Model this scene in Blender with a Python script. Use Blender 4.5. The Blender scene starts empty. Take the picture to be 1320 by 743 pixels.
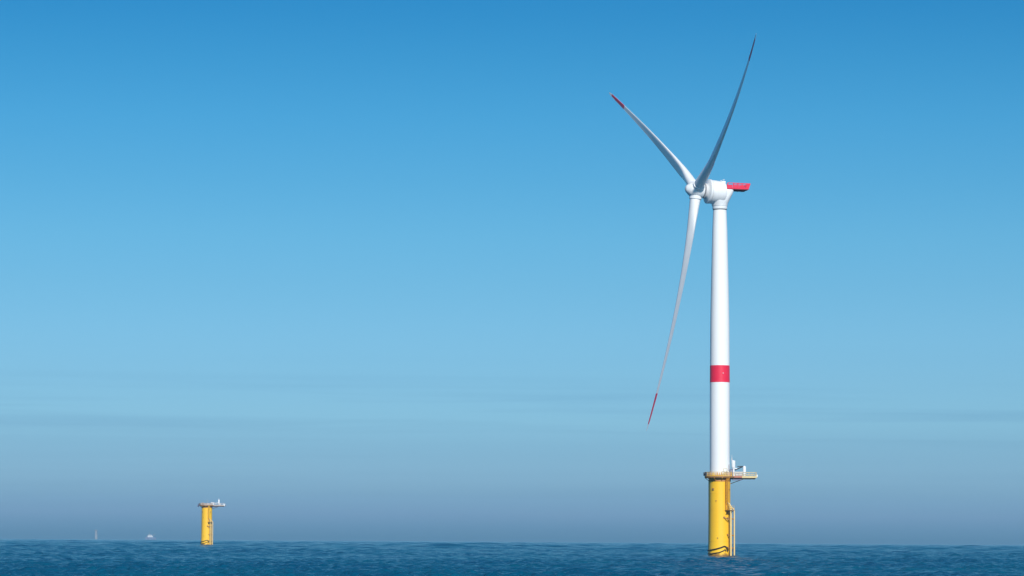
import bpy, bmesh, math, random
import numpy as np
from mathutils import Vector, Matrix

random.seed(7)
rng = np.random.default_rng(11)
R = math.radians
sc = bpy.context.scene
C = sc.collection

# ------------------------------------------------------------------ camera
F_PX = 3800.0                      # focal length in pixels of a 1320 px wide frame
CAM_H = 4.6                        # metres above the water, as from a boat
EARTH = 7.4e6                      # effective earth radius: the sea really curves away
PITCH, ROLL = R(4.856), R(0.347)
cam = bpy.data.cameras.new('camera')
cam.sensor_width = 36.0
cam.lens = F_PX / 1320.0 * 36.0
cam.clip_start = 1.0
cam.clip_end = 60000.0
co = bpy.data.objects.new('camera', cam)
C.objects.link(co)
fw = Vector((0, math.cos(PITCH), math.sin(PITCH)))
r0 = Vector((1, 0, 0))
u0 = r0.cross(fw)
cr, sr = math.cos(ROLL), math.sin(ROLL)
rx = cr * r0 + sr * u0
ux = -sr * r0 + cr * u0
m = Matrix((rx, ux, -fw)).transposed().to_4x4()
m.translation = Vector((0, 0, CAM_H))
co.matrix_world = m
sc.camera = co

# ------------------------------------------------------------------ light
SUN_EL, SUN_BETA = R(31), R(13)    # sun behind the camera, a little to the right
sun_dir = Vector((math.cos(SUN_EL) * math.sin(SUN_BETA), -math.cos(SUN_EL) * math.cos(SUN_BETA), math.sin(SUN_EL)))
sl = bpy.data.lights.new('sun', 'SUN')
sl.energy = 4.6
sl.angle = R(0.53)
sl.color = (1.0, 0.95, 0.88)
so = bpy.data.objects.new('sun', sl)
C.objects.link(so)
so.rotation_euler = sun_dir.to_track_quat('Z', 'Y').to_euler()

world = bpy.data.worlds.new('World')
sc.world = world
world.use_nodes = True
wt = world.node_tree
wt.nodes.clear()
W = wt.nodes.new
wout = W('ShaderNodeOutputWorld')
bg = W('ShaderNodeBackground')
bg.inputs['Strength'].default_value = 0.10
sky = W('ShaderNodeTexSky')
sky.sky_type = 'NISHITA'
sky.sun_disc = False
sky.sun_elevation = SUN_EL
sky.sun_rotation = math.atan2(sun_dir.x, sun_dir.y)
sky.altitude = 0
sky.air_density = 1.0
sky.dust_density = 1.0
sky.ozone_density = 2.0
GRADE = [
    (0.00000, 0.182, 0.439, 0.886),
    (0.00382, 0.291, 0.561, 1.082),
    (0.00801, 0.424, 0.683, 1.288),
    (0.01430, 0.452, 0.787, 1.354),
    (0.02110, 0.474, 0.841, 1.419),
    (0.03000, 0.422, 0.786, 1.313),
    (0.03942, 0.446, 0.836, 1.313),
    (0.05355, 0.405, 0.781, 1.202),
    (0.06818, 0.383, 0.767, 1.143),
    (0.08489, 0.334, 0.734, 1.060),
    (0.10210, 0.291, 0.721, 1.021),
    (0.12135, 0.230, 0.681, 0.976),
    (0.14108, 0.175, 0.649, 0.952),
    (0.16023, 0.126, 0.592, 0.898),
    (0.17881, 0.083, 0.534, 0.853),
    (0.24000, 0.090, 0.550, 0.900),
    (0.40000, 0.380, 0.720, 0.950),
    (0.65000, 0.800, 0.920, 1.000),
    (1.00000, 0.950, 1.000, 1.000),
]
wt.links.new(bg.outputs[0], wout.inputs[0])
tc = W('ShaderNodeTexCoord')
sep = W('ShaderNodeSeparateXYZ')
wt.links.new(tc.outputs['Generated'], sep.inputs[0])
mul = W('ShaderNodeMix'); mul.data_type = 'RGBA'; mul.blend_type = 'MULTIPLY'
mul.inputs[0].default_value = 1.0
ramp = W('ShaderNodeValToRGB')
rs = W('ShaderNodeMath'); rs.operation = 'MULTIPLY'; rs.inputs[1].default_value = 1.0
wt.links.new(sep.outputs[2], rs.inputs[0])
wt.links.new(rs.outputs[0], ramp.inputs[0])
cr_ = ramp.color_ramp
for i, (e, a, b, c) in enumerate(GRADE):
    el = cr_.elements[i] if i < 2 else cr_.elements.new(0.5)
    el.position = min(1.0, e)
    el.color = (a, b, c, 1)
wt.links.new(sky.outputs[0], mul.inputs[6])
wt.links.new(ramp.outputs[0], mul.inputs[7])
# thin streaks of far stratus low over the horizon
mp = W('ShaderNodeMapping')
mp.inputs['Scale'].default_value = (6.0, 6.0, 260.0)
mp.inputs['Location'].default_value = (22.2, 7.8, 17.8)
wt.links.new(tc.outputs['Generated'], mp.inputs[0])
cn = W('ShaderNodeTexNoise')
cn.inputs['Scale'].default_value = 1.0
cn.inputs['Detail'].default_value = 5
cn.inputs['Roughness'].default_value = 0.55
cn.inputs['Distortion'].default_value = 0.4
wt.links.new(mp.outputs[0], cn.inputs[0])
cm = W('ShaderNodeMapRange')
cm.inputs[1].default_value = 0.46
cm.inputs[2].default_value = 0.72
wt.links.new(cn.outputs[0], cm.inputs[0])
band = W('ShaderNodeValToRGB')
be = band.color_ramp.elements
be[0].position = 0.0; be[0].color = (0.25, 0.25, 0.25, 1)
be[1].position = 1.0; be[1].color = (0, 0, 0, 1)
for p_, v_ in ((0.30, 0.35), (0.385, 1.0), (0.47, 1.0), (0.56, 0.12), (0.7, 0.0)):
    q_ = be.new(p_); q_.color = (v_, v_, v_, 1)
bs = W('ShaderNodeMath'); bs.operation = 'MULTIPLY'; bs.inputs[1].default_value = 10.0
wt.links.new(sep.outputs[2], bs.inputs[0])
wt.links.new(bs.outputs[0], band.inputs[0])
cmul = W('ShaderNodeMath'); cmul.operation = 'MULTIPLY'
wt.links.new(cm.outputs[0], cmul.inputs[0])
wt.links.new(band.outputs[0], cmul.inputs[1])
cf = W('ShaderNodeMix'); cf.data_type = 'RGBA'; cf.blend_type = 'MULTIPLY'
wt.links.new(cmul.outputs[0], cf.inputs[0])
wt.links.new(mul.outputs[2], cf.inputs[6])
cf.inputs[7].default_value = (0.86, 0.88, 0.92, 1)
wt.links.new(cf.outputs[2], bg.inputs['Color'])

sc.view_settings.view_transform = 'Standard'
sc.view_settings.look = 'None'
sc.view_settings.gamma = 1.0
sc.view_settings.use_curve_mapping = False
sc.view_settings.exposure = 0.0
sc.render.engine = 'CYCLES'
sc.cycles.use_denoising = True
sc.cycles.max_bounces = 6
sc.cycles.volume_bounces = 1

# ------------------------------------------------------------------ helpers
def surf(x, y):
    return -(x * x + y * y) / (2 * EARTH)


def set_in(bsdf, name, v):
    if name in bsdf.inputs:
        bsdf.inputs[name].default_value = v


def mat(name, col, rough=0.45, metal=0.0, wear=0.0, wear_col=None, wear_scale=(1, 1, 1), low=0.45, high=0.7, bump=0.0, bump_scale=3.0, coat=0.0):
    """painted or coated surface: base colour broken up by soft dirt in object space"""
    ma = bpy.data.materials.new(name)
    ma.use_nodes = True
    nt = ma.node_tree
    b = nt.nodes['Principled BSDF']
    b.inputs['Base Color'].default_value = (*col, 1)
    b.inputs['Roughness'].default_value = rough
    b.inputs['Metallic'].default_value = metal
    set_in(b, 'Coat Weight', coat)
    tcn = nt.nodes.new('ShaderNodeTexCoord')
    if wear:
        mp = nt.nodes.new('ShaderNodeMapping')
        mp.inputs['Scale'].default_value = wear_scale
        nt.links.new(tcn.outputs['Object'], mp.inputs[0])
        no = nt.nodes.new('ShaderNodeTexNoise')
        no.inputs['Scale'].default_value = 1.0
        no.inputs['Detail'].default_value = 6
        nt.links.new(mp.outputs[0], no.inputs[0])
        mr = nt.nodes.new('ShaderNodeMapRange')
        mr.inputs[1].default_value = low
        mr.inputs[2].default_value = high
        mr.inputs[3].default_value = 0
        mr.inputs[4].default_value = wear
        nt.links.new(no.outputs[0], mr.inputs[0])
        mx = nt.nodes.new('ShaderNodeMix'); mx.data_type = 'RGBA'
        mx.inputs[6].default_value = (*col, 1)
        mx.inputs[7].default_value = (*(wear_col or tuple(c * 0.5 for c in col)), 1)
        nt.links.new(mr.outputs[0], mx.inputs[0])
        nt.links.new(mx.outputs[2], b.inputs['Base Color'])
    if bump:
        n2 = nt.nodes.new('ShaderNodeTexNoise')
        n2.inputs['Scale'].default_value = bump_scale
        nt.links.new(tcn.outputs['Object'], n2.inputs[0])
        bp = nt.nodes.new('ShaderNodeBump')
        bp.inputs['Strength'].default_value = bump
        nt.links.new(n2.outputs[0], bp.inputs['Height'])
        nt.links.new(bp.outputs[0], b.inputs['Normal'])
    return ma


M = {}
M['tower'] = mat('white_tower_paint', (0.78, 0.79, 0.80), 0.38, wear=0.12, wear_col=(0.55, 0.56, 0.57), wear_scale=(0.7, 0.7, 0.05))
M['white'] = mat('white_gelcoat', (0.74, 0.76, 0.78), 0.35, wear=0.15, wear_col=(0.5, 0.51, 0.53), wear_scale=(0.4, 0.4, 0.4))
M['blade'] = mat('blade_gelcoat', (0.80, 0.81, 0.82), 0.32, wear=0.12, wear_col=(0.5, 0.52, 0.54), wear_scale=(0.3, 0.3, 0.3))
M['red'] = mat('red_signal_paint', (0.72, 0.014, 0.055), 0.4, wear=0.2, wear_col=(0.55, 0.06, 0.09), wear_scale=(0.8, 0.8, 0.8))
M['dark_red'] = mat('dark_red_steel', (0.25, 0.01, 0.02), 0.5)
M['grey'] = mat('galvanised_steel', (0.33, 0.34, 0.35), 0.5, 0.3, wear=0.3, wear_scale=(1, 1, 1))
M['dark'] = mat('dark_steel', (0.035, 0.04, 0.05), 0.6)
M['rubber'] = mat('black_rubber_hose', (0.018, 0.018, 0.016), 0.75)
M['rail'] = mat('yellow_rail_paint', (0.72, 0.44, 0.06), 0.45)
M['shadow_panel'] = mat('shadow_and_panel_brown', (0.56, 0.25, 0.07), 0.6, wear=0.5, wear_col=(0.30, 0.15, 0.08), wear_scale=(1.2, 1.2, 0.8))  # railing panels, and the ring that paints the gallery's shadow brown
M['rail_brown'] = mat('worn_brown_rail_paint', (0.46, 0.36, 0.30), 0.55, wear=0.5, wear_col=(0.25, 0.18, 0.14), wear_scale=(1, 1, 1))
M['pale_rail'] = mat('pale_worn_rail_paint', (0.66, 0.52, 0.26), 0.5, wear=0.4, wear_col=(0.4, 0.33, 0.25), wear_scale=(1, 1, 1))
M['pale_steel'] = mat('pale_grey_steel', (0.56, 0.56, 0.58), 0.5, wear=0.3, wear_col=(0.35, 0.32, 0.33), wear_scale=(1, 1, 1))
M['box_blue'] = mat('blue_grey_cabinet_paint', (0.13, 0.14, 0.24), 0.5)
M['salmon'] = mat('red_primer_steel', (0.45, 0.16, 0.10), 0.6, wear=0.4, wear_col=(0.3, 0.2, 0.15), wear_scale=(1, 1, 1))
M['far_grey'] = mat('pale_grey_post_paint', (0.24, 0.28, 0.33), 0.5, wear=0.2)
M['hull'] = mat('blue_grey_hull_paint', (0.14, 0.19, 0.30), 0.45)
M['ship_white'] = mat('white_ship_paint', (0.5, 0.52, 0.55), 0.4)
M['glass'] = mat('dark_window_glass', (0.02, 0.03, 0.04), 0.1)


def yellow_material():
    ma = mat('yellow_foundation_paint', (0.88, 0.51, 0.016), 0.42, wear=0.4, wear_col=(0.80, 0.36, 0.025), wear_scale=(0.5, 0.5, 0.07), low=0.42, high=0.75)
    nt = ma.node_tree
    b = nt.nodes['Principled BSDF']
    src = b.inputs['Base Color'].links[0].from_socket
    tcn = nt.nodes.new('ShaderNodeTexCoord')
    sp = nt.nodes.new('ShaderNodeSeparateXYZ')
    nt.links.new(tcn.outputs['Object'], sp.inputs[0])
    no = nt.nodes.new('ShaderNodeTexNoise')
    no.inputs['Scale'].default_value = 1.1
    no.inputs['Detail'].default_value = 8
    nt.links.new(tcn.outputs['Object'], no.inputs[0])
    # weed and rust growing up from the waterline, ragged upper edge
    ad = nt.nodes.new('ShaderNodeMath'); ad.operation = 'MULTIPLY_ADD'
    ad.inputs[1].default_value = 1.6
    nt.links.new(no.outputs[0], ad.inputs[0])
    nt.links.new(sp.outputs[2], ad.inputs[2])
    mr = nt.nodes.new('ShaderNodeMapRange')
    mr.inputs[1].default_value = 1.15
    mr.inputs[2].default_value = 1.9
    mr.inputs[3].default_value = 0.85
    mr.inputs[4].default_value = 0.0
    nt.links.new(ad.outputs[0], mr.inputs[0])
    mx = nt.nodes.new('ShaderNodeMix'); mx.data_type = 'RGBA'
    nt.links.new(mr.outputs[0], mx.inputs[0])
    nt.links.new(src, mx.inputs[6])
    mx.inputs[7].default_value = (0.11, 0.045, 0.025, 1)
    nt.links.new(mx.outputs[2], b.inputs['Base Color'])
    return ma


M['yellow'] = yellow_material()
M['orange'] = mat('weathered_yellow_steel', (0.66, 0.29, 0.02), 0.5, wear=0.4, wear_col=(0.4, 0.17, 0.05), wear_scale=(1, 1, 0.4))
M['pale_yellow'] = mat('pale_yellow_steel', (0.74, 0.53, 0.20), 0.5, wear=0.3, wear_col=(0.5, 0.3, 0.15), wear_scale=(1, 1, 0.4))
M['rusty'] = mat('rust_stained_steel', (0.34, 0.17, 0.06), 0.65, wear=0.5, wear_col=(0.18, 0.09, 0.05), wear_scale=(2, 2, 1))


def obj(name, bm, material, parent=None, smooth=False, bevel=0.0):
    bmesh.ops.recalc_face_normals(bm, faces=bm.faces[:])
    me = bpy.data.meshes.new(name)
    bm.to_mesh(me)
    bm.free()
    me.materials.append(material)
    if smooth:
        me.polygons.foreach_set('use_smooth', [True] * len(me.polygons))
        try:
            me.set_sharp_from_angle(angle=R(38))
        except Exception:
            pass
    o = bpy.data.objects.new(name, me)
    C.objects.link(o)
    if parent is not None:
        o.parent = parent
    if bevel:
        bv = o.modifiers.new('bevel', 'BEVEL')
        bv.width = bevel
        bv.segments = 2
        bv.limit_method = 'ANGLE'
    return o


def thing(name, label, cat, loc=(0, 0, 0), rotz=0.0, group=None):
    o = bpy.data.objects.new(name, None)
    C.objects.link(o)
    o.location = loc
    o.rotation_euler = (0, 0, rotz)
    o['label'] = label
    o['category'] = cat
    if group:
        o['group'] = group
    return o


def B():
    return bmesh.new()


def add_box(bm, c, s, rot=None):
    """box centre c, full size s, rot = 3x3 matrix"""
    mt = Matrix.Diagonal((s[0], s[1], s[2], 1))
    if rot is not None:
        mt = rot.to_4x4() @ mt
    mt = Matrix.Translation(Vector(c)) @ mt
    bmesh.ops.create_cube(bm, size=1.0, matrix=mt)


def add_tube(bm, pts, r, n=8, closed=False):
    pts = [Vector(p) for p in pts]
    rings = []
    N = len(pts)
    prev = None
    for i, p in enumerate(pts):
        if closed:
            d = pts[(i + 1) % N] - pts[i - 1]
        else:
            d = pts[min(i + 1, N - 1)] - pts[max(i - 1, 0)]
        d.normalize()
        ref = Vector((0, 0, 1)) if abs(d.z) < 0.9 else Vector((1, 0, 0))
        if prev is not None:
            ref = prev
        s = d.cross(ref).normalized()
        t = s.cross(d).normalized()
        prev = t
        rr = r[i] if isinstance(r, (list, tuple)) else r
        rings.append([bm.verts.new(p + rr * (math.cos(2 * math.pi * k / n) * s + math.sin(2 * math.pi * k / n) * t)) for k in range(n)])
    for i in range(N if closed else N - 1):
        a, b = rings[i], rings[(i + 1) % N]
        for k in range(n):
            bm.faces.new((a[k], a[(k + 1) % n], b[(k + 1) % n], b[k]))
    if not closed:
        bm.faces.new(rings[0][::-1])
        bm.faces.new(rings[-1])


def add_lathe(bm, prof, n=48, mtx=None, cap=True):
    """prof: (radius, z) from bottom to top, about Z, then placed by mtx"""
    mtx = mtx or Matrix.Identity(4)
    rings = []
    for r, z in prof:
        if r < 1e-6:
            rings.append([bm.verts.new(mtx @ Vector((0, 0, z)))])
        else:
            rings.append([bm.verts.new(mtx @ Vector((r * math.cos(2 * math.pi * k / n), r * math.sin(2 * math.pi * k / n), z))) for k in range(n)])
    for a, b in zip(rings, rings[1:]):
        for k in range(n):
            k2 = (k + 1) % n
            if len(a) == 1 and len(b) == 1:
                continue
            if len(a) == 1:
                bm.faces.new((a[0], b[k2], b[k]))
            elif len(b) == 1:
                bm.faces.new((a[k], a[k2], b[0]))
            else:
                bm.faces.new((a[k], a[k2], b[k2], b[k]))
    if cap:
        if len(rings[0]) > 1:
            bm.faces.new(rings[0][::-1])
        if len(rings[-1]) > 1:
            bm.faces.new(rings[-1])


def frame(origin, z, x=None):
    z = Vector(z).normalized()
    ref = Vector(x) if x is not None else (Vector((0, 0, 1)) if abs(z.z) < 0.9 else Vector((1, 0, 0)))
    y = z.cross(ref).normalized()
    xx = y.cross(z).normalized()
    mt = Matrix((xx, y, z)).transposed().to_4x4()
    mt.translation = Vector(origin)
    return mt


def polar(r, deg, z):
    """deg measured from the side facing the camera (-Y) towards +X"""
    a = R(deg)
    return Vector((r * math.sin(a), -r * math.cos(a), z))


# ------------------------------------------------------------------ sea
def build_sea():
    fine = np.radians(np.arange(-13.0, 13.0001, 0.055))
    coarse_r = np.radians(np.arange(16.0, 345.0, 3.0))
    az = np.concatenate([fine, coarse_r])
    fine_n = len(fine)
    rad = [1.5]
    while rad[-1] < 13000:
        d = rad[-1]
        g = 0.03 if d < 250 else 0.0013 if d < 1300 else 0.0026 if d < 9500 else 0.02
        rad.append(d * (1 + g))
    rad = np.array(rad)
    dr = np.gradient(rad)
    A, D = np.meshgrid(az, rad)
    X = D * np.sin(A)
    Y = D * np.cos(A)
    DR = np.repeat(dr[:, None], len(az), 1)
    daz = np.where(np.arange(len(az)) < fine_n, 0.00096, 0.052)
    S = np.maximum(DR, D * daz[None, :])
    Z = -(X * X + Y * Y) / (2 * EARTH)
    waves = []
    for i in range(90):
        lam = 1.3 * (22.0 / 1.3) ** rng.random() ** 1.25
        th = R(215) + rng.normal(0, 0.75)
        steep = 0.044 * (lam / 6.0) ** (-0.15)
        amp = steep * lam / (2 * math.pi) * rng.uniform(0.6, 1.3)
        amp *= 1.35 if lam < 4 else max(0.25, 1.35 - (lam - 4) / 5)
        waves.append((lam, th, amp, rng.uniform(0, 2 * math.pi)))
    # wave groups: patches of livelier and calmer water
    grp = 1.0 + 0.35 * np.sin(X / 41 + 1.3 * np.sin(Y / 67)) * np.sin(Y / 93 + 0.8)
    dx = np.zeros_like(X); dy = np.zeros_like(X); dz = np.zeros_like(X)
    for lam, th, amp, ph in waves:
        k = 2 * math.pi / lam
        f = np.clip(lam / (2.4 * S) - 1.0, 0, 1)
        arg = k * (X * math.sin(th) + Y * math.cos(th)) + ph
        s = amp * f
        dz += s * np.sin(arg)
        c = 0.8 * s * np.cos(arg)
        dx += c * math.sin(th)
        dy += c * math.cos(th)
    # farther out the grid is too coarse for chop: longer seas carry the same steepness there
    far = np.zeros_like(X)
    for i in range(70):
        lam = 5.0 * (60.0 / 5.0) ** ((i + rng.random()) / 70)
        th = R(215) + rng.normal(0, 0.8)
        k = 2 * math.pi / lam
        q = lam / S
        f = np.clip(q / 2.6 - 1, 0, 1) * np.clip(2.2 - q / 6.5, 0, 1)
        far += 0.029 / k * f * np.sin(k * (X * math.sin(th) + Y * math.cos(th)) + rng.uniform(0, 6.28)) * np.clip((D - 380) / 700, 0, 1) * np.clip(1.0 - (D - 1800) / 3000, 0.06, 1)
    dz += far
    X = X + dx * grp; Y = Y + dy * grp; Z = Z + dz * grp
    nr, na = X.shape
    co_ = np.stack([X, Y, Z], -1).reshape(-1, 3)
    i = np.arange(nr - 1)[:, None] * na
    j = np.arange(na)[None, :]
    j2 = (j + 1) % na
    q = np.stack([i + j, i + j2, i + na + j2, i + na + j], -1).reshape(-1, 4)[:, ::-1]
    centre = len(co_)
    co_ = np.concatenate([co_, [[0, 0, 0]]])
    tri = np.stack([np.full(na, centre), j[0], j2[0]], -1)[:, ::-1]
    loops = np.concatenate([q.ravel(), tri.ravel()]).astype(np.int32)
    start = np.concatenate([np.arange(len(q)) * 4, len(q) * 4 + np.arange(na) * 3]).astype(np.int32)
    me = bpy.data.meshes.new('sea')
    me.vertices.add(len(co_)); me.vertices.foreach_set('co', co_.astype(np.float32).ravel())
    me.loops.add(len(loops)); me.loops.foreach_set('vertex_index', loops)
    me.polygons.add(len(start)); me.polygons.foreach_set('loop_start', start)
    me.polygons.foreach_set('use_smooth', np.ones(len(start), bool))
    me.update(calc_edges=True)
    me.validate()
    o = bpy.data.objects.new('sea', me)
    C.objects.link(o)
    o['kind'] = 'structure'
    ma = bpy.data.materials.new('sea_water')
    ma.use_nodes = True
    nt = ma.node_tree
    b = nt.nodes['Principled BSDF']
    b.inputs['Base Color'].default_value = (0.0012, 0.074, 0.170, 1)
    b.inputs['Roughness'].default_value = 0.12
    b.inputs['IOR'].default_value = 1.33
    set_in(b, 'Specular IOR Level', 0.05)   # a polarised view: little of the sky shows in the water
    geo = nt.nodes.new('ShaderNodeNewGeometry')
    # broken wash round the feet of the two foundations
    fn = nt.nodes.new('ShaderNodeTexNoise')
    fn.inputs['Scale'].default_value = 1.1
    fn.inputs['Detail'].default_value = 6
    nt.links.new(geo.outputs['Position'], fn.inputs[0])
    fsum = None
    for px_, py_, ext in ((58.15, 822.0, 9.0), (-169.5, 1650.0, 12.0)):
        vd = nt.nodes.new('ShaderNodeVectorMath'); vd.operation = 'DISTANCE'
        vd.inputs[1].default_value = (px_, py_, 0)
        nt.links.new(geo.outputs['Position'], vd.inputs[0])
        fr = nt.nodes.new('ShaderNodeMapRange')
        fr.inputs[1].default_value = 3.2; fr.inputs[2].default_value = ext
        fr.inputs[3].default_value = 0.34; fr.inputs[4].default_value = -0.25
        nt.links.new(vd.outputs['Value'], fr.inputs[0])
        if fsum is None:
            fsum = fr.outputs[0]
        else:
            mx_ = nt.nodes.new('ShaderNodeMath'); mx_.operation = 'MAXIMUM'
            nt.links.new(fsum, mx_.inputs[0]); nt.links.new(fr.outputs[0], mx_.inputs[1])
            fsum = mx_.outputs[0]
    fa = nt.nodes.new('ShaderNodeMath'); fa.operation = 'ADD'
    nt.links.new(fsum, fa.inputs[0]); nt.links.new(fn.outputs[0], fa.inputs[1])
    ft_ = nt.nodes.new('ShaderNodeMapRange')
    ft_.inputs[1].default_value = 0.60; ft_.inputs[2].default_value = 0.82; ft_.inputs[4].default_value = 0.55
    nt.links.new(fa.outputs[0], ft_.inputs[0])
    # streaks and patches of different water: wind slicks, slightly greener or bluer
    pn = nt.nodes.new('ShaderNodeTexNoise')
    pm = nt.nodes.new('ShaderNodeMapping'); pm.inputs['Scale'].default_value = (0.045, 0.010, 0.0)
    nt.links.new(geo.outputs['Position'], pm.inputs[0]); nt.links.new(pm.outputs[0], pn.inputs[0])
    pn.inputs['Scale'].default_value = 1.0; pn.inputs['Detail'].default_value = 6; pn.inputs['Roughness'].default_value = 0.65
    pr = nt.nodes.new('ShaderNodeMapRange'); pr.inputs[1].default_value = 0.36; pr.inputs[2].default_value = 0.64
    nt.links.new(pn.outputs[0], pr.inputs[0])
    pc = nt.nodes.new('ShaderNodeMix'); pc.data_type = 'RGBA'
    nt.links.new(pr.outputs[0], pc.inputs[0])
    pc.inputs[6].default_value = (0.0005, 0.060, 0.138, 1)
    pc.inputs[7].default_value = (0.0008, 0.090, 0.165, 1)
    fc = nt.nodes.new('ShaderNodeMix'); fc.data_type = 'RGBA'
    nt.links.new(ft_.outputs[0], fc.inputs[0])
    nt.links.new(pc.outputs[2], fc.inputs[6])
    fc.inputs[7].default_value = (0.55, 0.58, 0.60, 1)
    nt.links.new(fc.outputs[2], b.inputs['Base Color'])
    n1 = nt.nodes.new('ShaderNodeTexNoise')
    n1.inputs['Scale'].default_value = 0.9
    n1.inputs['Detail'].default_value = 7
    n1.inputs['Roughness'].default_value = 0.6
    nt.links.new(geo.outputs['Position'], n1.inputs[0])
    bp = nt.nodes.new('ShaderNodeBump')
    bp.inputs['Strength'].default_value = 1.0
    bp.inputs['Distance'].default_value = 0.6
    nt.links.new(n1.outputs[0], bp.inputs['Height'])
    nt.links.new(bp.outputs[0], b.inputs['Normal'])
    me.materials.append(ma)


build_sea()

# ------------------------------------------------------------------ haze
def build_haze():
    bm = B()
    zl, zh = -16.0, 178.0
    add_box(bm, (0, 0, (zl + zh) / 2), (27400, 27400, zh - zl))
    ma = bpy.data.materials.new('sea_haze')
    ma.use_nodes = True
    nt = ma.node_tree
    nt.nodes.clear()
    out = nt.nodes.new('ShaderNodeOutputMaterial')
    pv = nt.nodes.new('ShaderNodeVolumePrincipled')
    pv.inputs['Color'].default_value = (0.40, 0.72, 0.95, 1)
    pv.inputs['Density'].default_value = 0.00005
    nt.links.new(pv.outputs[0], out.inputs['Volume'])
    o = obj('haze', bm, ma)
    o['kind'] = 'stuff'


build_haze()

# ------------------------------------------------------------------ foundation with its working platform
DECK_Z = 22.2


def build_foundation(root, gear='crane', detail=True):
    # --- the yellow transition piece
    bm = B()
    add_lathe(bm, [(3.18, -9.0), (3.18, 0.0), (3.10, 1.2), (3.0, 4.0), (2.95, 12), (2.93, 21.2), (3.02, 21.25), (3.02, 21.55), (2.9, 21.6), (2.9, DECK_Z + 0.35)], 64)
    tp = obj('transition_piece', bm, M['yellow'], root, True)
    for z in (4.2, 12.9, 17.6):
        bm = B()
        rr = 2.985 if z > 5 else 3.03
        add_lathe(bm, [(rr, z - 0.05), (rr + 0.012, z - 0.03), (rr + 0.012, z + 0.03), (rr, z + 0.05)], 64)
        obj('weld_seam', bm, M['yellow'], tp, True)
    # cable tubes down the far left and near left
    for deg in (-118, -140):
        bm = B()
        add_tube(bm, [polar(3.28, deg, DECK_Z - 0.3), polar(3.28, deg, 10), polar(3.36, deg, 2), polar(3.40, deg, -4)], 0.14, 10)
        for z in (18.3, 11.2, 5.1):
            add_box(bm, polar(3.1, deg, z), (0.4, 0.5, 0.28), Matrix.Rotation(R(deg), 3, 'Z'))
        obj('cable_tube', bm, M['orange'], root, True)
    # small anodes / lifting pads that read as dark spots on the paint
    for deg, z, s in ((-24, 15.4, 0.26), (-42, 18.6, 0.55), (56, 18.5, 0.5), (-15, 5.1, 0.3)):
        bm = B()
        add_box(bm, polar(2.98, deg, z), (s, 0.22, s * 1.1), Matrix.Rotation(R(deg), 3, 'Z'))
        add_box(bm, polar(3.12, deg, z), (s * 0.4, 0.2, s * 0.5), Matrix.Rotation(R(deg), 3, 'Z'))
        obj('lifting_pad', bm, M['rusty'], tp, False, 0.02)
    # black hose loops hanging round the foot
    def hose(pts, r):
        bm = B()
        P = []
        for i in range(len(pts) - 1):
            for k in range(8):
                t = k / 8
                P.append([pts[i][j] * (1 - t) + pts[i + 1][j] * t for j in range(2)])
        P.append(pts[-1])
        add_tube(bm, [polar(3.09 + 0.045 * max(0, 3 - z) + r, d, z) for d, z in P], r, 8)
        obj('mooring_hose', bm, M['rubber'], tp, True)
    hose([(-95, 1.55), (-60, 1.75), (-25, 2.05), (0, 2.45), (18, 2.85), (27, 2.75), (34, 2.1), (37, 1.4)], 0.17)
    hose([(-95, 0.75), (-45, 0.78), (-5, 1.15), (14, 1.6), (23, 1.95), (28, 1.5)], 0.13)

    # --- deck: round gallery plus the laydown extension to the right
    bm = B()
    n = 48
    ri, ro = 3.06, 4.22
    z0, z1 = DECK_Z - 0.35, DECK_Z
    rg = []
    for r, z in ((ri, z0), (ro, z0), (ro, z1), (ri, z1)):
        rg.append([bm.verts.new(polar(r, 360 * k / n, z)) for k in range(n)])
    for a, b in zip(rg, rg[1:] + rg[:1]):
        for k in range(n):
            bm.faces.new((a[k], a[(k + 1) % n], b[(k + 1) % n], b[k]))
    deck = obj('deck', bm, M['rusty'], root)
    bm = B()
    add_box(bm, (7.25, 0.2, DECK_Z - 0.21), (6.0, 4.2, 0.42))
    ext = obj('laydown_deck', bm, M['pale_rail'] if gear == 'crane' else M['rail_brown'], root, False, 0.03)
    # added ring: its colour turns the gallery's shadow on the column brown
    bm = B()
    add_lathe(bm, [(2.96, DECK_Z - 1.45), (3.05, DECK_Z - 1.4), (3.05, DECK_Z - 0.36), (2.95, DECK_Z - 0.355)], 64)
    obj('shadow_ring', bm, M['shadow_panel'], root, True)
    # radial brackets under the gallery
    for k, deg in enumerate((-90, -58, -26, 6, 38, 150, 180, 210)):
        bm = B()
        p0, p1 = polar(3.05, deg, DECK_Z - 1.25), polar(4.1, deg, DECK_Z - 0.45)
        add_tube(bm, [p0, p1], 0.09, 6)
        add_box(bm, polar(3.62, deg, DECK_Z - 0.46), (0.16, 1.05, 0.2), Matrix.Rotation(R(deg), 3, 'Z'))
        obj('bracket', bm, M['orange'], root)
    for y in (-1.5, 0.2, 1.9):
        bm = B()
        add_box(bm, (6.1, y, DECK_Z - 0.585), (7.6 if y == 0.2 else 5.6, 0.22, 0.33))
        add_tube(bm, [(2.75, y * 0.6, DECK_Z - 2.1), (6.6, y, DECK_Z - 0.7)], 0.1, 6) if y == 0.2 else None
        obj('support_beam', bm, M['dark'] if y < 0 else M['rusty'], root)
    # dark blue-grey box hung below the laydown area
    bm = B()
    add_box(bm, (4.7, -1.2, DECK_Z - 0.93), (2.6, 0.7, 0.3))
    obj('under_deck_box', bm, M['box_blue'], root, False, 0.03)

    # --- railings
    railm = M['rail'] if gear == 'crane' else M['rail_brown']
    bm = B()
    degs = [62 + i * (360 - 62 + -62 + 62 - 62 + 0) / 30 for i in range(0)]
    gap = 28      # opening towards the laydown deck (centred on deg 90)
    arc = [90 + gap + (360 - 2 * gap) * i / 60 for i in range(61)]
    rr = 4.14
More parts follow.
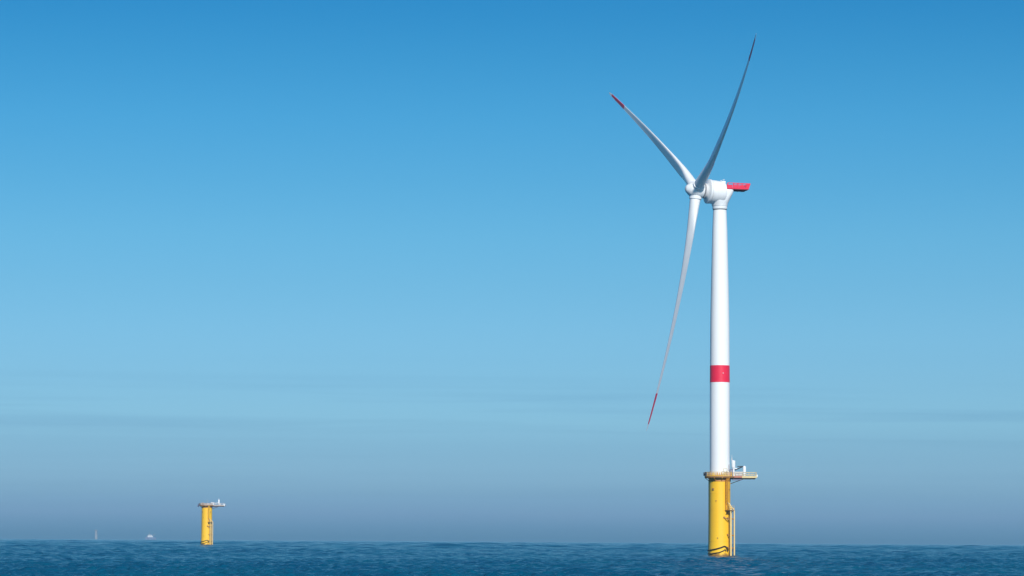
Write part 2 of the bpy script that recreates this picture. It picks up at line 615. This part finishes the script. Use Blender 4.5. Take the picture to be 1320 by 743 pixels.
    for h, t in ((1.15, 0.055), (0.6, 0.045), (0.12, 0.09)):
        add_tube(bm, [polar(rr, d, DECK_Z + h) for d in arc], t, 6)
    for d in arc[::3]:
        add_tube(bm, [polar(rr, d, DECK_Z), polar(rr, d, DECK_Z + 1.17)], 0.06, 6)
    obj('gallery_railing', bm, railm, root)
    # mesh infill panels on the camera side of the gallery
    for d in range(-92, 56, 14):
        bm = B()
        for q in range(2):
            dd = d + 3.2 + q * 7.0
            add_box(bm, polar(rr, dd, DECK_Z + 0.62), (0.26, 0.04, 0.7), Matrix.Rotation(R(dd), 3, 'Z'))
        add_box(bm, polar(rr * math.cos(R(6.5)), d + 7, DECK_Z + 0.17), (rr * 2 * math.sin(R(6.2)), 0.03, 0.26), Matrix.Rotation(R(d + 7), 3, 'Z'))
        obj('railing_panel', bm, (M['shadow_panel'] if d % 3 else M['rail']) if gear == 'crane' else M['rail_brown'], root)
    # instrument and cable boxes hung on the railing
    for d, w in ((-84, 0.7), (-66, 0.5), (20, 0.6), (46, 0.8)):
        bm = B()
        add_box(bm, polar(rr + (0.24 if d < -60 else -0.3), d, DECK_Z + 0.62), (w, 0.35, 0.95), Matrix.Rotation(R(d), 3, 'Z'))
        obj('railing_box', bm, M['dark'] if d < -60 else M['pale_steel'], root, False, 0.03)
    bm = B()
    xs, ys = (4.3, 10.1), (-1.8, 2.2)
    for h, t in ((1.12, 0.05), (0.58, 0.04), (0.1, 0.08)):
        add_tube(bm, [(xs[0], ys[0], DECK_Z + h), (xs[1], ys[0], DECK_Z + h)], t, 6)
        add_tube(bm, [(xs[0], ys[1], DECK_Z + h), (xs[1], ys[1], DECK_Z + h)], t, 6)
        add_tube(bm, [(xs[1], ys[0], DECK_Z + h), (xs[1], ys[1], DECK_Z + h)], t, 6)
    for i in range(7):
        x = xs[0] + (xs[1] - xs[0]) * i / 6
        for y in ys:
            add_tube(bm, [(x, y, DECK_Z), (x, y, DECK_Z + 1.13)], 0.05, 6)
    add_tube(bm, [(xs[1], 0.2, DECK_Z), (xs[1], 0.2, DECK_Z + 1.13)], 0.05, 6)
    obj('laydown_railing', bm, M['pale_rail'] if gear == 'crane' else M['pale_steel'], root)
    # outrigger lamp box on the far end
    bm = B()
    add_box(bm, (10.28, -1.5, DECK_Z + 0.2), (0.36, 0.5, 0.6) if gear == 'crane' else (0.8, 0.7, 1.3))
    obj('navigation_lamp', bm, M['white'], root, False, 0.06)

    # --- gear on the laydown deck
    if gear == 'crane':
        cr = bpy.data.objects.new('davit_crane', None)
        # column is the crane's own body so that the crane stays one part with sub-parts
        bm = B()
        add_lathe(bm, [(0.55, DECK_Z), (0.55, DECK_Z + 0.2), (0.33, DECK_Z + 0.25), (0.3, DECK_Z + 2.3), (0.48, DECK_Z + 2.4), (0.52, DECK_Z + 2.6), (0.52, DECK_Z + 4.25), (0.4, DECK_Z + 4.4)], 20,
                  Matrix.Translation((3.75, -0.9, 0)))
        crane = obj('crane', bm, M['white'], root, True)
        bm = B()
        add_lathe(bm, [(0.17, DECK_Z + 4.4), (0.17, DECK_Z + 4.95), (0.08, DECK_Z + 5.0), (0.03, DECK_Z + 6.0)], 10, Matrix.Translation((3.3, -0.9, 0)))
        add_box(bm, (3.5, -0.9, DECK_Z + 4.42), (0.7, 0.2, 0.1))
        obj('mast', bm, M['pale_steel'], crane, True)
        bm = B()
        a, b = Vector((4.1, -1.1, DECK_Z + 1.75)), Vector((6.3, -1.3, DECK_Z + 2.75))
        add_tube(bm, [a, a.lerp(b, 0.5), b], [0.16, 0.15, 0.17], 8)
        add_tube(bm, [b, b + Vector((0.0, 0, -0.7))], 0.03, 6)
        add_tube(bm, [b + Vector((-1.5, 0, 0.0)), b + Vector((0.1, 0, 0.05))], 0.12, 8)
        obj('boom', bm, M['dark'], crane)
        bm = B()
        add_tube(bm, [(3.9, -1.0, DECK_Z + 2.2), (4.75, -1.2, DECK_Z + 2.15)], 0.19, 10)
        obj('winch', bm, M['white'], crane, True)
        bm = B()
        add_lathe(bm, [(0.3, DECK_Z), (0.42, DECK_Z + 0.35), (0.47, DECK_Z + 0.6), (0.47, DECK_Z + 2.5), (0.36, DECK_Z + 2.85), (0.0, DECK_Z + 2.98)], 20, Matrix.Translation((6.75, -1.2, 0)))
        obj('tank', bm, M['white'], root, True)
        bm = B()
        add_box(bm, (3.05, -2.25, DECK_Z + 0.95), (0.9, 0.7, 1.9))
        add_box(bm, (3.05, -2.25, DECK_Z + 1.95), (1.0, 0.8, 0.1))
        cab = obj('control_cabinet', bm, M['box_blue'], root, False, 0.03)
        bm = B()
        for k in range(5):
            add_box(bm, (3.05, -2.61, DECK_Z + 0.5 + k * 0.28), (0.6, 0.05, 0.12))
        obj('louvre', bm, M['grey'], cab)
        bm = B()
        add_box(bm, (5.2, -0.6, DECK_Z + 0.62), (2.2, 1.4, 1.2))
        add_box(bm, (5.2, -0.6, DECK_Z + 1.27), (2.3, 1.5, 0.1))
        obj('equipment_box', bm, M['pale_steel'], root, False, 0.04)
        bm = B()
        add_box(bm, (4.95, -1.98, DECK_Z - 0.12), (2.2, 0.24, 0.52))
        obj('kick_plate', bm, M['salmon'], root, False, 0.02)
        bm = B()
        add_box(bm, (2.0, -3.2, DECK_Z + 0.75), (0.75, 0.6, 1.5))
        obj('switch_box', bm, M['pale_steel'], root, False, 0.04)
        # gate at the head of the ladder
        bm = B()
        for x in (0.75, 1.75):
            p = Vector((x, -math.sqrt(4.2 ** 2 - x * x), DECK_Z))
            add_tube(bm, [p, p + Vector((0, 0, 2.1))], 0.07, 6)
        q0, q1 = Vector((0.75, -math.sqrt(4.2 ** 2 - .75 ** 2), DECK_Z + 2.1)), Vector((1.75, -math.sqrt(4.2 ** 2 - 1.75 ** 2), DECK_Z + 2.1))
        add_tube(bm, [q0, q1], 0.07, 6)
        for h in (0.3, 0.75, 1.2):
            add_tube(bm, [q0 + Vector((0, 0, h - 2.1)), q1 + Vector((0, 0, h - 2.1))], 0.05, 6)
        obj('ladder_gate', bm, M['pale_rail'], root)
    else:
        # no tower yet: weather cover over the open flange and a temporary mast
        bm = B()
        add_lathe(bm, [(2.75, DECK_Z + 0.352), (2.8, DECK_Z + 0.5), (2.8, DECK_Z + 0.62), (1.9, DECK_Z + 0.95), (0.6, DECK_Z + 1.15), (0.0, DECK_Z + 1.18)], 48)
        obj('flange_cover', bm, M['pale_steel'], root, True)
        bm = B()
        add_lathe(bm, [(0.36, DECK_Z), (0.42, DECK_Z + 0.3), (0.42, DECK_Z + 2.7), (0.2, DECK_Z + 3.1), (0.1, DECK_Z + 3.7), (0.0, DECK_Z + 3.72)], 16, Matrix.Translation((7.0, -0.9, 0)))
        crane = obj('crane', bm, M['white'], root, True)
        bm = B()
        add_tube(bm, [(4.2, -0.9, DECK_Z + 0.95), (6.9, -0.9, DECK_Z + 1.5)], 0.16, 8)
        obj('boom', bm, M['white'], crane)
        bm = B()
        add_box(bm, (3.6, -1.2, DECK_Z + 0.85), (2.0, 1.3, 1.65))
        obj('equipment_box', bm, M['pale_steel'], root, False, 0.05)
        bm = B()
        add_box(bm, (-1.6, -3.3, DECK_Z + 0.7), (1.6, 0.7, 1.3))
        add_box(bm, (0.6, -3.6, DECK_Z + 0.55), (1.2, 0.6, 1.0))
        obj('stowed_crate', bm, M['rail_brown'], root, False, 0.04)
        bm = B()
        add_box(bm, (7.6, -1.0, DECK_Z + 0.5), (1.5, 1.3, 0.95))
        obj('equipment_box', bm, M['pale_steel'], root, False, 0.05)
        bm = B()
        add_tube(bm, [(0.9, -2.6, DECK_Z + 0.9), (0.9, -2.6, DECK_Z + 3.4)], 0.05, 6)
        obj('beacon_mast', bm, M['pale_steel'], root)
        # hinged gangway folded down over the left edge
        bm = B()
        add_box(bm, (-4.75, -0.8, DECK_Z - 0.1), (0.5, 1.6, 1.5), Matrix.Rotation(R(18), 3, 'Y'))
        obj('folded_gangway', bm, M['box_blue'], root)

    # --- upper caged ladder down to the rest platform
    REST_Z = 12.9
    d0 = 31
    rot = Matrix.Rotation(R(d0), 3, 'Z')
    ex = rot @ Vector((1, 0, 0))
    bm = B()
    c = polar(3.35, d0, 0)
    for s in (-0.34, 0.34):
        add_box(bm, c + ex * s + Vector((0, 0, (REST_Z + DECK_Z) / 2 - 0.2)), (0.1, 0.1, DECK_Z - REST_Z - 0.4), rot)
    z = REST_Z + 0.3
    while z < DECK_Z - 0.5:
        add_box(bm, c + Vector((0, 0, z)), (0.5, 0.06, 0.06), rot)
        z += 0.3
    lad = obj('upper_ladder', bm, M['orange'] if gear == 'crane' else M['yellow'], root)
    bm = B()
    cc = polar(3.75, d0, 0)
    z = REST_Z + 2.2
    ey = rot @ Vector((0, -1, 0))
    hoop = [(-0.42, -0.38), (-0.42, 0.15), (-0.3, 0.4), (0, 0.5), (0.3, 0.4), (0.42, 0.15), (0.42, -0.38)]
    while z < DECK_Z - 0.4:
        add_tube(bm, [cc + ex * a + ey * b + Vector((0, 0, z)) for a, b in hoop], 0.045, 6)
        z += 0.9
    for a, b in hoop[1:-1]:
        add_tube(bm, [cc + ex * a + ey * b + Vector((0, 0, REST_Z + 2.2)), cc + ex * a + ey * b + Vector((0, 0, DECK_Z - 0.45))], 0.05, 6)
    obj('safety_cage', bm, M['orange'] if gear == 'crane' else M['yellow'], lad)
    # --- rest platform with its knee braces
    d1 = 42
    rot1 = Matrix.Rotation(R(d1), 3, 'Z')
    ex1 = rot1 @ Vector((1, 0, 0)); ey1 = rot1 @ Vector((0, -1, 0))
    bm = B()
    add_box(bm, polar(3.85, d1, REST_Z - 0.1), (2.0, 1.7, 0.14), rot1)
    rest = obj('rest_platform', bm, M['rusty'], root)
    for s in (-0.8, 0.8):
        bm = B()
        add_tube(bm, [polar(2.95, d1, REST_Z - 1.25) + ex1 * s * 0.8, polar(4.4, d1, REST_Z - 0.2) + ex1 * s], 0.09, 6)
        obj('brace', bm, M['dark'], rest)
    bm = B()
    base = polar(4.62, d1, REST_Z)
    for h in (0.55, 1.1):
        add_tube(bm, [base + ex1 * -0.95 + ey1 * -0.9 + Vector((0, 0, h)), base + ex1 * -0.95 + Vector((0, 0, h)), base + ex1 * 0.95 + Vector((0, 0, h))], 0.04, 6)
    for s in (-0.95, 0, 0.95):
        add_tube(bm, [base + ex1 * s + Vector((0, 0, -0.1)), base + ex1 * s + Vector((0, 0, 1.1))], 0.045, 6)
    obj('handrail', bm, M['pale_yellow'], rest)

    # --- boat landing: two fender tubes with the lower ladder between them
    d2 = 54
    rot2 = Matrix.Rotation(R(d2), 3, 'Z')
    ex2 = rot2 @ Vector((1, 0, 0))
    land = B()
    add_tube(land, [polar(3.62, d2, z) + ex2 * 0.34 for z in (-3.0, 14.0)], 0.11, 6)
    add_tube(land, [polar(3.62, d2, z) - ex2 * 0.34 for z in (-3.0, 14.0)], 0.11, 6)
    z = -0.5
    while z < 13.8:
        add_tube(land, [polar(3.62, d2, z) - ex2 * 0.3, polar(3.62, d2, z) + ex2 * 0.3], 0.05, 6)
        z += 0.3
    obj('boat_ladder', land, M['pale_yellow'], root)
    for s, top in ((0.95, 13.2), (-0.95, 14.4)):
        bm = B()
        p = polar(4.15, d2, 0) + ex2 * s
        inn = polar(3.0, d2, 0) + ex2 * s * 0.9
        add_tube(bm, [p + Vector((0, 0, -4)), p + Vector((0, 0, top - 0.6)), p.lerp(inn, 0.25) + Vector((0, 0, top)), inn + Vector((0, 0, top + 0.5))], 0.2, 12)
        ft = obj('fender_tube', bm, M['pale_yellow'], root, True)
        for z in (10.4, 5.8, 2.3):
            bm = B()
            add_tube(bm, [inn * 0.97 + Vector((0, 0, z + 0.35)), p.lerp(inn, 0.4) + Vector((0, 0, z)), p + Vector((0, 0, z))], 0.16, 8)
            obj('stub', bm, M['rusty'], ft, True)
    # catch bracket seen on the near face
    bm = B()
    add_tube(bm, [polar(2.98, 20, 10.75), polar(3.5, 26, 10.5), polar(3.9, 38, 10.1)], 0.13, 8)
    add_box(bm, polar(3.05, 20, 10.8), (0.5, 0.2, 0.5), Matrix.Rotation(R(20), 3, 'Z'))
    obj('fender_bracket', bm, M['rusty'], root)
    return tp


# ------------------------------------------------------------------ the turbine
TX, TY = 58.15, 822.0
HUB_Z = 101.6
YAW = 0.2967
TILT = 0.0832
PSI0 = 3.1545
R_TIP, CONE, PREBEND, OVERHANG, PB_EXP = 68.6, 0.0339, 6.32, 7.06, 1.87
a_ax = Vector((-math.cos(YAW) * math.cos(TILT), -math.sin(YAW) * math.cos(TILT), math.sin(TILT)))
u_ax = Vector((math.cos(YAW) * math.sin(TILT), math.sin(YAW) * math.sin(TILT), math.cos(TILT)))
v_ax = Vector((math.sin(YAW), -math.cos(YAW), 0))
BZ = surf(TX, TY)
T = thing('wind_turbine', 'white three-bladed wind turbine with a red tower band, on a yellow foundation in the sea', 'wind turbine', (TX, TY, BZ))
build_foundation(T, 'crane')

# tower
bm = B()
prof = [(2.8, DECK_Z + 0.352), (2.86, DECK_Z + 0.36), (2.86, DECK_Z + 0.8), (2.78, DECK_Z + 0.85), (2.78, 36), (2.77, 48.0), (2.74, 53.5), (2.66, 64.8), (2.53, 72), (2.36, 80), (2.1, 91), (1.86, 97.0)]
add_lathe(bm, prof, 72)
tower = obj('tower', bm, M['tower'], T, True)
for z in (35.8, 60.2, 79.0):
    rr = np.interp(z, [p[1] for p in prof], [p[0] for p in prof])
    bm = B()
    add_lathe(bm, [(rr, z - 0.09), (rr + 0.02, z - 0.07), (rr + 0.02, z + 0.07), (rr, z + 0.09)], 72)
    obj('flange_ring', bm, M['tower'], tower, True)
bm = B()
add_lathe(bm, [(2.76, 48.35), (2.788, 48.36), (2.775, 50.0), (2.762, 53.07), (2.73, 53.08)], 72)
obj('red_band', bm, M['red'], tower, True)
bm = B()
add_box(bm, polar(2.8, 15, 50.85), (0.2, 0.25, 0.26), Matrix.Rotation(R(15), 3, 'Z'))
obj('obstruction_lamp', bm, M['white'], tower, False, 0.05)
bm = B()
add_box(bm, polar(2.8, 62, DECK_Z + 2.15), (1.05, 0.12, 2.3), Matrix.Rotation(R(62), 3, 'Z'))
obj('tower_door', bm, M['pale_steel'], tower, False, 0.05)

HC0 = Vector((0, 0, HUB_Z))               # on the tower axis, local to the turbine base
HC = HC0 + a_ax * OVERHANG

# nacelle: rear body tapering down to the yaw collar
bm = B()
bx = Vector((-a_ax.x, -a_ax.y, 0)).normalized()   # towards the rear
by = Vector((-bx.y, bx.x, 0))
def nac_ring(z, xf, xr, w, rnd, n=10):
    """rounded rectangle at height z, from xf (front) to xr (rear) along bx, full width w"""
    pts = []
    for (sx, sy, a0) in ((1, 1, 0), (-1, 1, 90), (-1, -1, 180), (1, -1, 270)):
        cx = (xr - rnd) if sx > 0 else (xf + rnd)
        cy = sy * (w / 2 - rnd)
        for k in range(n):
            a = R(a0 + 90 * k / (n - 1))
            pts.append(bx * (cx + rnd * math.cos(a)) + by * (cy + rnd * math.sin(a)) + Vector((0, 0, z)))
    return [bm.verts.new(p) for p in pts]
rings = [nac_ring(97.85, -2.15, 2.1, 4.3, 2.04), nac_ring(98.6, -2.25, 2.2, 4.5, 2.0), nac_ring(99.7, -2.6, 2.6, 5.0, 1.7),
         nac_ring(101.0, -3.0, 3.1, 5.3, 1.3), nac_ring(101.9, -3.0, 3.4, 5.4, 1.1), nac_ring(102.3, -3.0, 3.4, 5.3, 1.0), nac_ring(102.45, -2.8, 3.2, 5.0, 0.9)]
for a, b in zip(rings, rings[1:]):
    for k in range(len(a)):
        bm.faces.new((a[k], a[(k + 1) % len(a)], b[(k + 1) % len(b)], b[k]))
bm.faces.new(rings[0][::-1]); bm.faces.new(rings[-1])
nac = obj('nacelle', bm, M['white'], T, True)
# yaw collar
bm = B()
add_lathe(bm, [(1.7, 96.95), (2.02, 97.0), (2.08, 97.2), (2.08, 98.3), (2.0, 98.45)], 48)
obj('yaw_collar', bm, M['white'], nac, True)
bm = B()
add_lathe(bm, [(1.88, 96.75), (1.93, 96.77), (1.93, 96.94), (1.88, 96.96)], 48)
obj('yaw_seal', bm, M['dark'], nac, True)
bm = B()
add_lathe(bm, [(2.11, 98.46), (2.17, 98.5), (2.17, 98.62), (2.11, 98.66)], 48)
obj('yaw_rim', bm, M['grey'], nac, True)
# generator drum on the rotor axis
mt = frame(HC0, a_ax)
bm = B()
add_lathe(bm, [(2.6, -1.2), (3.15, -0.9), (3.3, -0.5), (3.32, 2.75), (3.2, 3.0), (2.9, 3.05)], 64, mt)
gen = obj('generator', bm, M['white'], T, True)
for z in (0.3, 1.5):
    bm = B()
    add_lathe(bm, [(3.31, z - 0.05), (3.36, z - 0.03), (3.36, z + 0.03), (3.31, z + 0.05)], 64, mt)
    obj('cooling_rib', bm, M['white'], gen, True)
bm = B()
add_lathe(bm, [(3.0, 3.06), (3.4, 3.07), (3.44, 3.2), (3.44, 3.62), (3.3, 3.75), (2.4, 3.85), (1.9, 4.3)], 64, mt)
obj('rotor_ring', bm, M['white'], gen, True)
bm = B()
add_lathe(bm, [(3.25, 3.01), (3.37, 3.02), (3.37, 3.055), (3.25, 3.06)], 64, mt)
obj('seal_ring', bm, M['dark'], gen, True)
bm = B()
add_lathe(bm, [(1.7, 4.33), (2.15, 4.34), (2.15, 4.75), (1.71, 4.9)], 48, mt)
obj('brake_disc', bm, M['pale_steel'], gen, True)
bm = B()
add_lathe(bm, [(1.7, 3.9), (1.7, 5.35)], 40, mt)
obj('main_bearing', bm, M['dark'], gen, True)

# hub / spinner
mh = frame(HC, a_ax)
bm = B()
add_lathe(bm, [(1.75, -1.95), (2.1, -1.9), (2.3, -1.5), (2.42, -0.6), (2.4, 0.3), (2.2, 1.2), (1.85, 1.9), (1.5, 2.35), (1.25, 2.6), (1.0, 2.95), (0.6, 3.2), (0.0, 3.3)], 56, mh)
hub = obj('hub', bm, M['white'], T, True)
PITCH_B = R(0.5)

def blade_mesh(e, t, r_from, r_to, nst, grow=0.0):
    """loft of aerofoil sections along the pre-bent blade from radius r_from to r_to"""
    bm = B()
    secs = []
    n = 28
    for i in range(nst + 1):
        r = r_from + (r_to - r_from) * i / nst
        s = r / R_TIP
        chord = np.interp(s, [0, .03, .08, .14, .20, .28, .40, .55, .70, .85, .93, .97, .99, 1.0], [3.0, 3.0, 3.08, 3.4, 3.65, 3.45, 2.9, 2.35, 1.8, 1.25, 1.02, .85, .62, .22])
        tc_ = np.interp(s, [0, .04, .10, .16, .22, .32, .45, .65, 1.0], [1.0, 1.0, .82, .58, .42, .32, .26, .21, .18])
        circ = np.interp(s, [0, .04, .18], [1, 1, 0])
        tw = PITCH_B + R(np.interp(s, [0, .1, .2, .35, .5, .75, 1.0], [9, 9, 8, 6, 4.5, 3, 2]))
        l = math.cos(tw) * t + math.sin(tw) * a_ax
        nn = -math.sin(tw) * t + math.cos(tw) * a_ax
        P = HC + e * r + a_ax * (CONE * r + PREBEND * s ** PB_EXP)
        ax0 = np.interp(s, [0, .04, .2, 1], [.5, .5, .44, .42])
        ring = []
        for k in range(n):
            ph = 2 * math.pi * k / n
            cx = 0.5 * (1 - math.cos(ph))           # 0 at LE, 1 at TE
            sgn = 1 if math.sin(ph) >= 0 else -1
            yt = 5 * tc_ * (0.2969 * math.sqrt(max(cx, 0)) - 0.1260 * cx - 0.3516 * cx ** 2 + 0.2843 * cx ** 3 - 0.1036 * cx ** 4)
            camber = 0.05 * (1 - circ) * 4 * cx * (1 - cx)
            ya = sgn * yt * (0.85 if sgn > 0 else 1.1) - camber
            yc = 0.5 * tc_ * math.sin(ph)
            yv = (circ * yc + (1 - circ) * ya) * chord
            yv += (1 if yv > 0 else -1) * grow
            ring.append(bm.verts.new(P + l * ((ax0 - cx) * chord * (1 + grow * 0.3)) + nn * yv))
        secs.append(ring)
    for a, b in zip(secs, secs[1:]):
        for k in range(n):
            bm.faces.new((a[k], a[(k + 1) % n], b[(k + 1) % n], b[k]))
    bm.faces.new(secs[0][::-1]); bm.faces.new(secs[-1])
    return bm

for i in range(3):
    ps = PSI0 + i * 2 * math.pi / 3
    e = math.cos(ps) * u_ax + math.sin(ps) * v_ax
    t = -math.sin(ps) * u_ax + math.cos(ps) * v_ax
    bl = obj('blade', blade_mesh(e, t, 1.4, R_TIP, 90), M['blade'], T, True)
    obj('red_tip_band', blade_mesh(e, t, 0.845 * R_TIP, 0.972 * R_TIP, 14, 0.012), M['red'], bl, True)
    bm = B()
    add_lathe(bm, [(1.63, 1.7), (1.72, 1.75), (1.72, 2.62), (1.6, 2.68)], 40, frame(HC + a_ax * 0.07, e))
    obj('root_collar', bm, M['white'], bl, True)

# helicopter hoist platform: red basket on the rear of the nacelle
def hp(x, y, z):
    return bx * x + by * y + Vector((0, 0, z))
rotn = Matrix((bx, by, Vector((0, 0, 1)))).transposed()
FZ = 102.55
X0, X1, HW = 1.5, 8.3, 2.35
bm = B()
add_box(bm, hp((X0 + 7.75) / 2, 0, FZ + 0.04), (7.75 - X0, 2 * HW - 0.1, 0.15), rotn)
add_box(bm, hp(5.6, 0, FZ - 0.2), (3.6, 0.3, 0.3), rotn)
for x in (4.6, 6.0, 7.4):
    add_box(bm, hp(x, 0, FZ - 0.08), (0.16, 2 * HW - 0.5, 0.2), rotn)
hoist = obj('hoist_platform', bm, M['dark_red'], T)
XB = 7.75                          # floor end; the rear face leans outwards to X1 at the rail


def add_prism(bm, pts, y, th):
    # flat panel with outline pts (x, z) in the basket's own axes, thickness th about y
    a = [bm.verts.new(hp(x, y - th / 2, z)) for x, z in pts]
    b = [bm.verts.new(hp(x, y + th / 2, z)) for x, z in pts]
    n = len(pts)
    bm.faces.new(a[::-1])
    bm.faces.new(b)
    for k in range(n):
        bm.faces.new((a[k], a[(k + 1) % n], b[(k + 1) % n], b[k]))


def rear(z):
    return XB + (X1 - XB) * min(1, max(0, (z - FZ - 0.1) / 1.6))


for s in (-1, 1):
    bm = B()
    add_prism(bm, [(X0, FZ + 0.12), (rear(FZ + 0.12), FZ + 0.12), (rear(FZ + 0.5), FZ + 0.5), (X0, FZ + 0.5)], s * HW, 0.07)
    add_prism(bm, [(X0, FZ + 1.66), (X1, FZ + 1.66), (X1, FZ + 1.8), (X0, FZ + 1.8)], s * HW, 0.1)
    for x in (X0, 3.2, 4.5, 5.8):
        add_prism(bm, [(x - 0.13, FZ + 0.5), (x + 0.13, FZ + 0.5), (x + 0.13, FZ + 1.66), (x - 0.13, FZ + 1.66)], s * HW, 0.1)
    add_prism(bm, [(7.0, FZ + 0.5), (rear(FZ + 0.5), FZ + 0.5), (X1, FZ + 1.66), (7.0, FZ + 1.66)], s * HW, 0.08)
    add_prism(bm, [(X0 + 0.13, FZ + 0.5), (2.6, FZ + 0.5), (2.6, FZ + 1.2), (X0 + 0.13, FZ + 1.2)], s * HW, 0.05)
    obj('side_railing', bm, M['red'], hoist)
    for x0, x1 in ((3.33, 4.37), (4.63, 5.67), (5.93, 7.0)):
        bm = B()
        for k in range(5):
            z = FZ + 0.62 + k * 0.235
            add_prism(bm, [(x0, z - 0.055), (x1, z - 0.055), (x1, z + 0.055), (x0, z + 0.055)], s * HW, 0.03)
        obj('slatted_panel', bm, M['red'], hoist)
bm = B()
for k in range(9):
    z = FZ + 0.2 + k * 0.19
    add_box(bm, hp(rear(z), 0, z), (0.04, 2 * HW - 0.14, 0.12), rotn)
for y in (-1.2, 0, 1.2):
    add_tube(bm, [hp(XB, y, FZ + 0.1), hp(X1, y, FZ + 1.75)], 0.07, 6)
obj('rear_railing', bm, M['red'], hoist)
# wind sensors on the roof ahead of the basket
for y in (-1.0, 0.9):
    bm = B()
    add_tube(bm, [hp(0.8, y, 104.5), hp(0.8, y, 105.3)], 0.05, 6)
    add_tube(bm, [hp(0.5, y, 105.25), hp(1.1, y, 105.25)], 0.06, 6)
    obj('wind_sensor', bm, M['white'], nac)
bm = B()
add_box(bm, hp(0.4, -1.5, 104.5), (1.3, 0.9, 0.5), rotn)
obj('cooler_hatch', bm, M['white'], nac, False, 0.06)

# ------------------------------------------------------------------ the two other foundations
FX, FY = -169.5, 1650.0
F2 = thing('turbine_foundation', 'squat yellow cylindrical foundation without a tower, a grey platform jutting from its top', 'foundation', (FX, FY, surf(FX, FY)), R(-9))
build_foundation(F2, 'bare')
F3X, F3Y = (127.6 - 660) / F_PX * 7400, 7400.0
F3 = thing('turbine_foundation', 'tiny pale hazy post on the horizon, left of the ship', 'foundation', (F3X, F3Y, surf(F3X, F3Y)), 0)
def copy_tree(src, parent):
    for ch in list(src.children):
        if ch.name.split('.')[0] in ('beacon_mast', 'crane', 'boom', 'under_deck_box', 'laydown_railing', 'folded_gangway', 'support_beam', 'laydown_deck', 'equipment_box', 'navigation_lamp'):
            continue
        c = ch.copy()
        C.objects.link(c)
        c.parent = parent
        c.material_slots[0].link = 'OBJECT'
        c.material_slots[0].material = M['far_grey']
        copy_tree(ch, c)
copy_tree(F2, F3)

# ------------------------------------------------------------------ ship near the horizon
SX, SY = (197.3 - 660) / F_PX * 6600, 6600.0
S = thing('service_ship', 'tiny ship with white superstructure and dark hull on the horizon', 'ship', (SX, SY, surf(SX, SY)), R(28))
# hull along local X, bow to -X
bm = B()
L = 25.0
st = []
for i in range(15):
    s = i / 14
    x = -L / 2 + L * s
    w = 3.6 * min(1, (s / 0.38) ** 0.6) if s < 0.38 else 3.6 * (1 - 0.08 * (s - 0.38))
    w = max(w, 0.12)
    sheer = 5.2 + 1.3 * max(0, (0.45 - s) / 0.45) ** 1.6
    fl = 0.72 if s < 0.3 else 0.9
    xb = x + (1.6 * (1 - s / 0.3) if s < 0.3 else 0)
    st.append([bm.verts.new(p) for p in ((x, -w, sheer), (xb, -w * fl, 0.6), (xb, -w * 0.5, -1.5), (xb, w * 0.5, -1.5), (xb, w * fl, 0.6), (x, w, sheer))])
for a, b in zip(st, st[1:]):
    for k in range(6):
        bm.faces.new((a[k], a[(k + 1) % 6], b[(k + 1) % 6], b[k]))
bm.faces.new(st[0][::-1]); bm.faces.new(st[-1])
hull = obj('hull', bm, M['hull'], S)
bm = B()
add_box(bm, (-1.0, 0, 6.9), (12.5, 6.0, 3.0))
sup = obj('superstructure', bm, M['ship_white'], S, False, 0.15)
bm = B()
add_box(bm, (-2.6, 0, 9.75), (6.5, 5.4, 2.6))
br = obj('bridge', bm, M['ship_white'], S, False, 0.15)
for y in (-2.72, 2.72):
    for k in range(4):
        bm = B()
        add_box(bm, (-4.9 + k * 1.5, y, 10.1), (1.1, 0.06, 0.9))
        obj('window', bm, M['glass'], br)
for k in range(4):
    bm = B()
    add_box(bm, (-5.86, -1.8 + k * 1.2, 10.1), (0.06, 0.9, 0.9))
    obj('window', bm, M['glass'], br)
bm = B()
add_lathe(bm, [(0.8, 8.4), (0.75, 10.6), (0.6, 10.8)], 16, Matrix.Translation((3.2, 0, 0)))
obj('funnel', bm, M['ship_white'], S, True)
bm = B()
add_tube(bm, [(-2.0, 0, 11.0), (-1.8, 0, 17.5)], 0.22, 8)
add_tube(bm, [(-1.9, -1.8, 14.2), (-1.9, 1.8, 14.2)], 0.14, 6)
add_tube(bm, [(-2.6, 0, 13.0), (-1.2, 0, 13.0)], 0.3, 8)
obj('mast', bm, M['grey'], S)
bm = B()
add_tube(bm, [(7.5, 0, 5.1), (7.5, 0, 9.5), (10.8, 0, 12.5)], 0.28, 8)
obj('deck_crane', bm, M['grey'], S)
